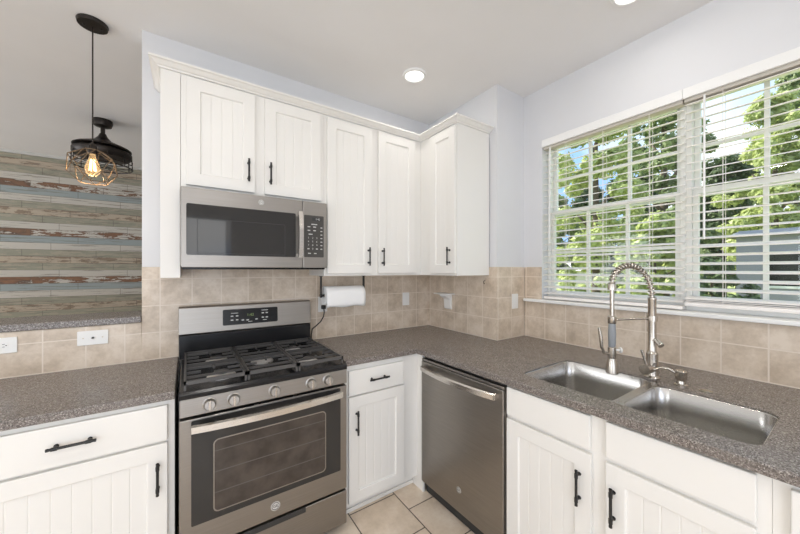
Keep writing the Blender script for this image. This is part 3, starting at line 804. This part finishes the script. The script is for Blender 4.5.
plate('jack_plate', north, -.3765, 1.073, .119, .074, 'white wall plate with a small centre jack under the bar ledge, left of the range', 'wall plate', jacks)
def rocker(F_, u, z):
    def f(r_, d0):
        m = MB(); m.box(F_(u-.0165, d0, z-.033), F_(u+.0165, d0+.003, z+.033)); m.build('rocker', M_plate, r_, bevel=.001)
    return f
plate('wall_switch', north, 1.627, 1.172, .070, .112, 'white switch plate on the tiles near the corner, right of the paper towel', 'switch', rocker(north, 1.627, 1.172))
ER = lambda u, d, z: (u, YJ-d, z)
plate('wall_switch', ER, 2.088, 1.190, .070, .112, 'white switch plate on the narrow tiled return beside the window', 'switch', rocker(ER, 2.088, 1.190))
def receptacle_v(r_, d0):
    for s_ in (-.02, .02):
        m = MB(); m.prism([north(a, d0, b_) for a, b_ in rr(.868-.016, .868+.016, 1.172+s_-.013, 1.172+s_+.013, .008)], (0, -.0015, 0)); m.build('socket', M_plate, r_)
plate('wall_outlet', north, .868, 1.172, .070, .114, 'white outlet half hidden behind the paper towel, black plug in it', 'outlet', receptacle_v)
r = thing('power_cord', (.868, -.03, 1.15), 'black power cord looping from the outlet down behind the range', 'cord')
MB().box((.853, -.045, 1.138), (.883, -.0190, 1.166)).build('plug', M_black, r, bevel=.004)
MB().tube([(.868, -.040, 1.139), (.868, -.047, 1.115), (.862, -.05, 1.085), (.840, -.05, 1.05), (.805, -.048, 1.02), (.778, -.046, 1.0), (.772, -.045, .96), (.772, -.04, .925)], .0045, 8).build('cable', M_black, r, smooth=60)
# ceramic corner shelf
r = thing('ceramic_shelf', (X1-.05, -.20, 1.13), 'small white ceramic shelf bracket glued to the corner tiles', 'shelf bracket')
xw_ = X1-TT-.0008
m = MB(); m.prism([(xw_, -.170, 1.222), (xw_-.085, -.180, 1.220), (xw_-.095, -.26, 1.219), (xw_-.06, -.345, 1.219), (xw_, -.36, 1.221)], (0, 0, .009)); m.build('shelf', M_plate, r, bevel=.003)
m = MB(); m.prism([(xw_, 0, 1.2185), (xw_-.075, 0, 1.2185), (xw_-.070, 0, 1.206), (xw_-.028, 0, 1.180), (xw_-.020, 0, 1.098), (xw_, 0, 1.092)], (0, -.080, 0))
for v_ in m.bm.verts: v_.co.y += -.245
m.build('bracket', M_plate, r, bevel=.004)
r_ = MB().tube([(X1-TT-.001, -.678, 1.345), (X1-TT-.012, -.678, 1.345), (X1-TT-.018, -.678, 1.335), (X1-TT-.013, -.678, 1.322), (X1-TT-.006, -.678, 1.326)], .0025, 8).build('wall_hook', M_bronze, smooth=60)
tag(r_, 'tiny dark hook stuck on the tiles below the corner cabinet', 'hook')

# paper towel and its holder
r = thing('paper_towel_holder', (.965, -.17, 1.27), 'black paper towel holder screwed under the wall cabinet', 'holder')
PY, PZ, PR = -.165, 1.248, .064
for xx in (.800, 1.131):
    m = MB(); m.box((xx-.004, PY-.011, PZ+.012), (xx+.004, PY+.011, UZ-.001)); m.lathe((xx-.006, PY, PZ), [(.014, 0), (.014, .012)], axis=(1, 0, 0), n=18); m.box((xx-.010, PY-.014, UZ-.006), (xx+.010, PY+.014, UZ-.001))
    m.build('arm', M_black, r, bevel=.001)
MB().cyl((.806, PY, PZ), (1.125, PY, PZ), .008).build('rod', M_black, r, smooth=40)
r = thing('paper_towel_roll', (.965, PY, PZ-PR), 'white paper towel roll hanging on the black holder', 'paper towel')
m = MB(); x0_, x1_ = .820, 1.114
m.lathe((x0_, PY, PZ), [(.020, 0), (PR, 0), (PR+.001, .004), (PR+.001, x1_-x0_-.004), (PR, x1_-x0_), (.020, x1_-x0_), (.020, 0)], axis=(1, 0, 0), n=40, cap=False); m.build('roll', M_paper, r, smooth=40)
m = MB(); cs = []
for k in range(10):
    a = math.radians(80+k*12); cs.append((PY-math.sin(math.radians(90))*0-(PR+.0022)*math.cos(a-math.radians(90)), PZ+(PR+.0022)*math.sin(math.radians(180)-a)))
cs = [(PY-(PR+.0025)*math.cos(math.radians(a)), PZ+(PR+.0025)*math.sin(math.radians(a))) for a in range(80, -5, -12)]
cs += [(PY-PR-.003, PZ-.03), (PY-PR-.001, PZ-.06), (PY-PR+.004, PZ-.080)]
n_ = 12; vs = [[m.bm.verts.new((x0_+(x1_-x0_)*i/n_, c_[0]+.0015*math.sin(i*1.7+j*.6)*(j > 7), c_[1]+(.004*math.sin(i*.9) if j == len(cs)-1 else 0))) for i in range(n_+1)] for j, c_ in enumerate(cs)]
for a, b_ in zip(vs[:-1], vs[1:]):
    for i in range(n_): m.bm.faces.new((a[i], a[i+1], b_[i+1], b_[i]))
so = m.build('loose_sheet', M_paper, r, smooth=60, recalc=False)
md = so.modifiers.new('so', 'SOLIDIFY'); md.thickness = .0008; md.offset = 0

# ------------------------------------------------------------------ blinds
def blind(label, y0, y1, zbot, wand_y, wand_z, cords):
    r = thing('venetian_blind', (X2+.03, (y0+y1)/2, zbot), label, 'blind')
    xc = X2+.034
    MB().box((X2-.012, y0, 2.333), (X2+.004, y1, 2.386)).build('valance', M_white, r, bevel=.003)
    MB().box((X2+.008, y0-.003, 2.318), (X2+.062, y1+.003, 2.380)).build('headrail', mat('blind_beige', (.60, .56, .49), .5) if 'blind_beige' not in MATS else MATS['blind_beige'], r)
    s_ = MB(); hw = .025; tl = math.radians(13); c_, n_ = math.cos(tl), math.sin(tl)
    z = zbot+.045; zs = []
    while z < 2.310:
        zs.append(z); z += .0447
    def slat(z, th_=.0036, tl_=tl):
        c_, n_ = math.cos(tl_), math.sin(tl_)
        pr_ = []
        for u_, h_ in ((-hw, 0), (-hw*.5, .0012), (0, .0017), (hw*.5, .0012), (hw, 0)): pr_.append((u_, h_+th_/2))
        for u_, h_ in ((hw, 0), (0, .0017), (-hw, 0)): pr_.append((u_, h_-th_/2))
        return [(xc+u_*c_-h_*n_, z+u_*n_+h_*c_) for u_, h_ in pr_]
    for z in zs:
        P = slat(z); s_.quadshell([[(a, y0-.004, b_) for a, b_ in P], [(a, y1+.004, b_) for a, b_ in P]])
    s_.build('slats', M_slat, r)
    MB().box((xc-.026, y0-.004, zbot), (xc+.026, y1+.004, zbot+.020)).build('bottom_rail', M_slat, r, bevel=.004)
    for yy in cords:
        l_ = MB()
        for sx_ in (-.0265, .0265): l_.cyl((xc+sx_, yy, zbot+.02), (xc+sx_, yy, 2.32), .0011, n=6)
        l_.cyl((xc+.004, yy+.006, zbot+.02), (xc+.004, yy+.006, 2.32), .001, n=6)
        l_.build('ladder_cord', M_slat, r)
    MB().cyl((X2-.002, wand_y, wand_z), (X2+.006, wand_y, 2.325), .0048, n=10).build('tilt_wand', M_white, r)
    return r
M_slat = mat('blind_slat', (.86, .825, .79), .42)
blind('white venetian blind on the left window, its wand near the room corner', -.935, -1.7348, 1.214, -.990, 1.62, (-1.10, -1.34, -1.585))
rb = blind('white venetian blind on the right window, its thick bottom rail raised off the sill', -1.7356, -2.531, 1.236, -1.818, 1.585, (-1.885, -2.13, -2.385))
m = MB()
for k in range(3): m.box((X2+.009, -1.743, 1.2575+k*.0075), (X2+.059, -2.527, 1.2605+k*.0075))
m.build('stacked_slats', M_slat, rb)

# ------------------------------------------------------------------ ceiling lights
def can(x_, y_, label, lamp=True):
    r = thing('recessed_light', (x_, y_, ZC-.012), label, 'ceiling light')
    m = MB(); m.lathe((x_, y_, ZC-.0005), [(.062, 0), (.066, -.012), (.080, -.010), (.084, -.001), (.084, 0), (.062, 0)], n=36, cap=False); m.build('trim_ring', M_white, r, smooth=40)
    m = MB(); m.lathe((x_, y_, ZC-.001), [(.063, 0), (.063, -.003), (.001, -.005)], n=36); m.build('lens', M_lens, r, smooth=40)
    if lamp:
        d = bpy.data.lights.new('can_lamp', 'AREA'); o = bpy.data.objects.new('can_lamp', d); COL.objects.link(o)
        d.shape = 'DISK'; d.size = .13; d.energy = LAMP_W*(.35 if y_ < -1 else .5); d.color = (1, .955, .90); o.location = (0, 0, -.006); o.parent = r
can(1.338, -.528, 'lit recessed ceiling light above the corner cabinets')
can(1.813, -1.643, 'recessed ceiling light cut off by the top edge, above the sink')
for x_, y_ in ((.25, -1.64), (.25, -3.1), (1.873, -3.1), (-1.6, -1.64), (-1.6, -3.1)):  # bare fill lights added under the ceiling out of view, without fixtures
    d = bpy.data.lights.new('ceiling_fill_light', 'AREA'); o = bpy.data.objects.new('ceiling_fill_light', d); COL.objects.link(o)
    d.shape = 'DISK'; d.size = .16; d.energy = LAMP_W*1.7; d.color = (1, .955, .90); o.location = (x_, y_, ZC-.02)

# pendant over the ledge
px_, py_ = -.396, .085
r = thing('cage_pendant', (px_, py_, 1.885), 'geometric wire cage pendant with a glowing bulb, hung over the bar ledge', 'pendant lamp')
m = MB(); m.lathe((px_, py_, ZC-.0005), [(.001, 0), (.064, 0), (.066, -.004), (.062, -.020), (.010, -.024), (.001, -.024)], n=32); co = m.build('ceiling_canopy', M_bronze, r, smooth=35)
m = MB()
for dx in (-.035, .035): m.lathe((px_+dx, py_, ZC-.022), [(.006, 0), (.006, -.004), (.001, -.006)], n=12)
m.build('screw', M_black, co, smooth=40)
MB().cyl((px_, py_, 2.10), (px_, py_, ZC-.02), .0032, n=10).build('cord', M_bronze, r, smooth=60)
MB().lathe((px_, py_, 0), [(.001, 2.118), (.010, 2.116), (.019, 2.100), (.020, 2.068), (.016, 2.060), (.001, 2.060)], n=24).build('socket', M_bronze, r, smooth=40)
def hexr(rad, z_, off, n=6): return [Vector((px_+rad*math.cos(2*PI*(i+off)/n), py_+rad*math.sin(2*PI*(i+off)/n), z_)) for i in range(n)]
NP = 6
A, B, C_, D = hexr(.040, 2.078, 0, NP), hexr(.100, 2.034, .5, NP), hexr(.102, 1.956, 0, NP), hexr(.062, 1.905, .5, NP)
ed = []
for i in range(NP):
    j = (i+1) % NP
    ed += [(A[i], A[j]), (A[i], B[i]), (A[j], B[i]), (B[i], C_[i]), (B[i], C_[j]), (C_[i], D[i]), (C_[j], D[i]), (D[i], D[j])]
    if i % 2 == 0: ed.append((A[i], Vector((px_, py_, 2.085))))
m = MB()
for a, b_ in ed: m.cyl(a, b_, .0021, n=6)
m.build('wire_cage', M_brass, r)
m = MB(); m.lathe((px_, py_, 0), [(.012, 2.059), (.014, 2.040), (.028, 2.000), (.033, 1.978), (.028, 1.955), (.014, 1.940), (.001, 1.938)], n=24); bo = m.build('bulb', M_bulbglass, r, smooth=60)
m = MB()
for i in range(6):
    a = 2*PI*i/6; c_, s_ = math.cos(a), math.sin(a)
    m.cyl((px_+c_*.007, py_+s_*.007, 2.030), (px_+c_*.013, py_+s_*.013, 1.968), .0016, n=6)
m.build('filament', M_fil, bo)
d = bpy.data.lights.new('pendant_lamp', 'POINT'); o = bpy.data.objects.new('pendant_lamp', d); COL.objects.link(o)
d.energy = 1.5; d.color = (1, .68, .38); d.shadow_soft_size = .02; o.location = (0, 0, 1.915-1.885); o.parent = r

# caged fan light in the dining room
gx, gy = -.60, 1.58
r = thing('ceiling_fan', (gx, gy, 2.3), 'dark bronze caged ceiling fan in the dining room behind the pendant', 'ceiling fan')
m = MB(); m.lathe((gx, gy, ZC-.0005), [(.001, 0), (.066, 0), (.070, -.020), (.060, -.055), (.026, -.068), (.001, -.068)], n=32); m.build('canopy', M_bronze, r, smooth=40)
MB().cyl((gx, gy, ZC-.066), (gx, gy, 2.62), .016).build('downrod', M_bronze, r, smooth=40)
m = MB(); m.lathe((gx, gy, 0), [(.001, 2.655), (.022, 2.655), (.034, 2.625), (.065, 2.590), (.125, 2.562), (.180, 2.540), (.200, 2.526), (.200, 2.520), (.001, 2.520)], n=40); m.build('upper_housing', M_bronze, r, smooth=40)
m = MB(); m.lathe((gx, gy, 0), [(.001, 2.505), (.190, 2.505), (.203, 2.492), (.203, 2.462), (.188, 2.440), (.130, 2.424), (.001, 2.422)], n=40); m.build('motor_drum', M_bronze, r, smooth=40)
m = MB()
for i in range(8):
    a = 2*PI*i/8; m.cyl((gx+.16*math.cos(a), gy+.16*math.sin(a), 2.503), (gx+.16*math.cos(a), gy+.16*math.sin(a), 2.522), .010, n=8)
m.build('spacer', M_bronze, r)
m = MB(); ring = lambda rad, z_, tr_: m.tube([(gx+rad*math.cos(2*PI*i/36), gy+rad*math.sin(2*PI*i/36), z_) for i in range(36)], tr_, 6, closed=True)
ring(.205, 2.430, .004); ring(.205, 2.360, .006); ring(.205, 2.395, .003)
for i in range(10):
    a = 2*PI*i/10; m.cyl((gx+.205*math.cos(a), gy+.205*math.sin(a), 2.360), (gx+.20*math.cos(a), gy+.20*math.sin(a), 2.47), .004, n=6)
    m.cyl((gx+.205*math.cos(a), gy+.205*math.sin(a), 2.360), (gx+.03*math.cos(a), gy+.03*math.sin(a), 2.360), .0025, n=6)
ring(.03, 2.360, .004)
m.build('light_cage', M_bronze, r)

# ------------------------------------------------------------------ outside
GZ = -.45
struct('ground', MB().box((X2+.3, -40, GZ-.1), (95, 70, GZ)), M_lawn)
def leaf_cloud(seed, H, R, n_clump, per, ls, shape):
    rnd = random.Random(seed); verts, faces = [], []
    for c in range(n_clump):
        h = rnd.uniform(.05, 1) ** .85; rad = R*shape(h); a = rnd.uniform(0, 2*PI); q = math.sqrt(rnd.random())
        cx, cy, cz = rad*q*math.cos(a), rad*q*math.sin(a), H*h; cr = R*rnd.uniform(.14, .26)
        for k in range(per):
            v = Vector((rnd.gauss(0, 1), rnd.gauss(0, 1), rnd.gauss(0, .75))).normalized()*cr*rnd.uniform(.55, 1.05)
            p = Vector((cx, cy, cz))+v
            nrm = (v.normalized()+Vector((rnd.uniform(-.7, .7), rnd.uniform(-.7, .7), rnd.uniform(-.2, .9)))).normalized()
            u = nrm.orthogonal().normalized(); w = nrm.cross(u); th_ = rnd.uniform(0, 2*PI); u, w = u*math.cos(th_)+w*math.sin(th_), w*math.cos(th_)-u*math.sin(th_)
            s = ls*rnd.uniform(.6, 1.3); i = len(verts)
            verts += [p-u*s, p+w*s*.5, p+u*s, p-w*s*.5]; faces.append((i, i+1, i+2, i+3))
    me = bpy.data.meshes.new('foliage'); me.from_pydata([tuple(v) for v in verts], [], faces); return me
def tree(x, y, H, R, m_, label, seed, low=.1, conif=False, n=90, per=90, ls=.22, cat='tree', nm='tree'):
    r = thing(nm, (x, y, GZ), label, cat)
    sh = (lambda h: max(.12, 1.05-h)) if conif else (lambda h: math.sin(PI*min(1, .12+.85*h))**.6)
    me = leaf_cloud(seed, H, R, n, per, ls, sh); me.materials.append(m_)
    o = bpy.data.objects.new('foliage', me); COL.objects.link(o); o.parent = r
    t_ = MB(); rt = max(.06, H*.018)
    t_.cyl((x, y, GZ-.05), (x, y, GZ+H*.75), rt, rt*.4, n=10)
    for k in range(5):
        a = k*2.4; z_ = GZ+H*(.25+.1*k); t_.cyl((x, y, z_), (x+math.cos(a)*R*.55, y+math.sin(a)*R*.55, z_+H*.12), rt*.45, rt*.15, n=7)
    t_.build('trunk', M_bark, r, smooth=60)
    return r
def along(px, dist):           # a spot outside, seen through the window in a given direction
    t_ = (px-400)/314.67; s_, c_ = math.sin(.5943), math.cos(.5943)
    return .0326+dist*(s_+t_*c_), -2.2798+dist*(c_-t_*s_)
def at(px, dist, *a, **k):
    x_, y_ = along(px, dist); return tree(x_, y_, *a, **k)
TREES = [
 (596, 13.0, 9.5, 1.75, 'Y', 'yellow-green leafy tree through the upper panes of the left window', 1, 90),
 (664, 15.5, 13, 1.9, 'G', 'tall green tree behind the frame between the two windows', 2, 100),
 (552, 22.0, 7.0, 1.9, 'G', 'green tree at the left edge of the left window', 11, 80),
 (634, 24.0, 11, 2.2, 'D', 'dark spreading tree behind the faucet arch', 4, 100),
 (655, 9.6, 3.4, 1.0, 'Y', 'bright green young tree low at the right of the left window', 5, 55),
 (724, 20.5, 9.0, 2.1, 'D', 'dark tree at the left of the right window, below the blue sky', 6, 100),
 (775, 16.0, 10.5, 2.0, 'Y', 'bright leafy tree filling the top of the right window', 7, 120),
 (806, 23.0, 17, 2.9, 'G', 'big green tree at the right edge of the right window', 8, 120),
 (738, 30.0, 11, 2.9, 'G', 'mid-green tree far behind the grey neighbouring house', 9, 100),
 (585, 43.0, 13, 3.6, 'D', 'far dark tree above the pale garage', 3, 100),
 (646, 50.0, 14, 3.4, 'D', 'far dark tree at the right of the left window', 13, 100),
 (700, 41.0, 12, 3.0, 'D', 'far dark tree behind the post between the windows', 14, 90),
]
for px__, dist, H_, R_, k_, lab_, sd_, n__ in TREES:
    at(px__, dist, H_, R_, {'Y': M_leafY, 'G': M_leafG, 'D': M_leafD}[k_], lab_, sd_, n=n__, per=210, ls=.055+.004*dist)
at(712, 7.6, 2.2, .75, M_leafD, 'low dark shrub under the middle of the two windows', 10, n=45, per=180, ls=.06, cat='shrub', nm='shrub')
# neighbouring house
hx_, hy_ = along(790, 9.0)
r = thing('neighbour_house', (hx_, hy_, GZ), 'grey-sided neighbouring house behind the right blind', 'house')
x0, x1, y0, y1 = hx_-.4, hx_+3.2, hy_-4.5, hy_+1.0
MB().box((x0, y0, GZ), (x1, y1, 2.42)).build('wall', M_siding, r)
MB().prism([(x0-.25, y0-.2, 2.42), (x1+.25, y0-.2, 2.42), ((x0+x1)/2, y0-.2, 2.75)], (0, y1-y0+.4, 0)).build('roof', M_roof, r)
for yy in (y1-1.0, y1-2.6):
    w = MB(); w.ring2([(x0, yy-.45, .9), (x0, yy+.45, .9), (x0, yy+.45, 1.95), (x0, yy-.45, 1.95)], [(x0, yy-.38, .97), (x0, yy+.38, .97), (x0, yy+.38, 1.88), (x0, yy-.38, 1.88)], (-.03, 0, 0)); wo = w.build('house_window', M_white, r)
    MB().box((x0-.01, yy-.38, .97), (x0-.002, yy+.38, 1.88)).build('pane', M_blackglass, wo)
# pale driveway and garage in the distance
gx_, gy_ = along(573, 31)
r = thing('garage', (gx_, gy_, GZ), 'low pale garage far across the lawn in the left window', 'garage')
MB().box((gx_-1.4, gy_-2.2, GZ), (gx_+1.6, gy_+1.8, 1.35)).build('wall', M_drive, r)
MB().prism([(gx_-1.7, gy_-2.5, 1.35), (gx_+1.9, gy_-2.5, 1.35), (gx_+.1, gy_-2.5, 2.1)], (0, 4.6, 0)).build('roof', M_white, r)
o = MB().prism([(gx_-2.5, gy_-9, GZ+.012), (gx_+.5, gy_-9, GZ+.012), (gx_+1.5, gy_-2.4, GZ+.012), (gx_-1.0, gy_-2.4, GZ+.012)], (0, 0, .02)).build('driveway', M_drive); o['kind'] = 'structure'
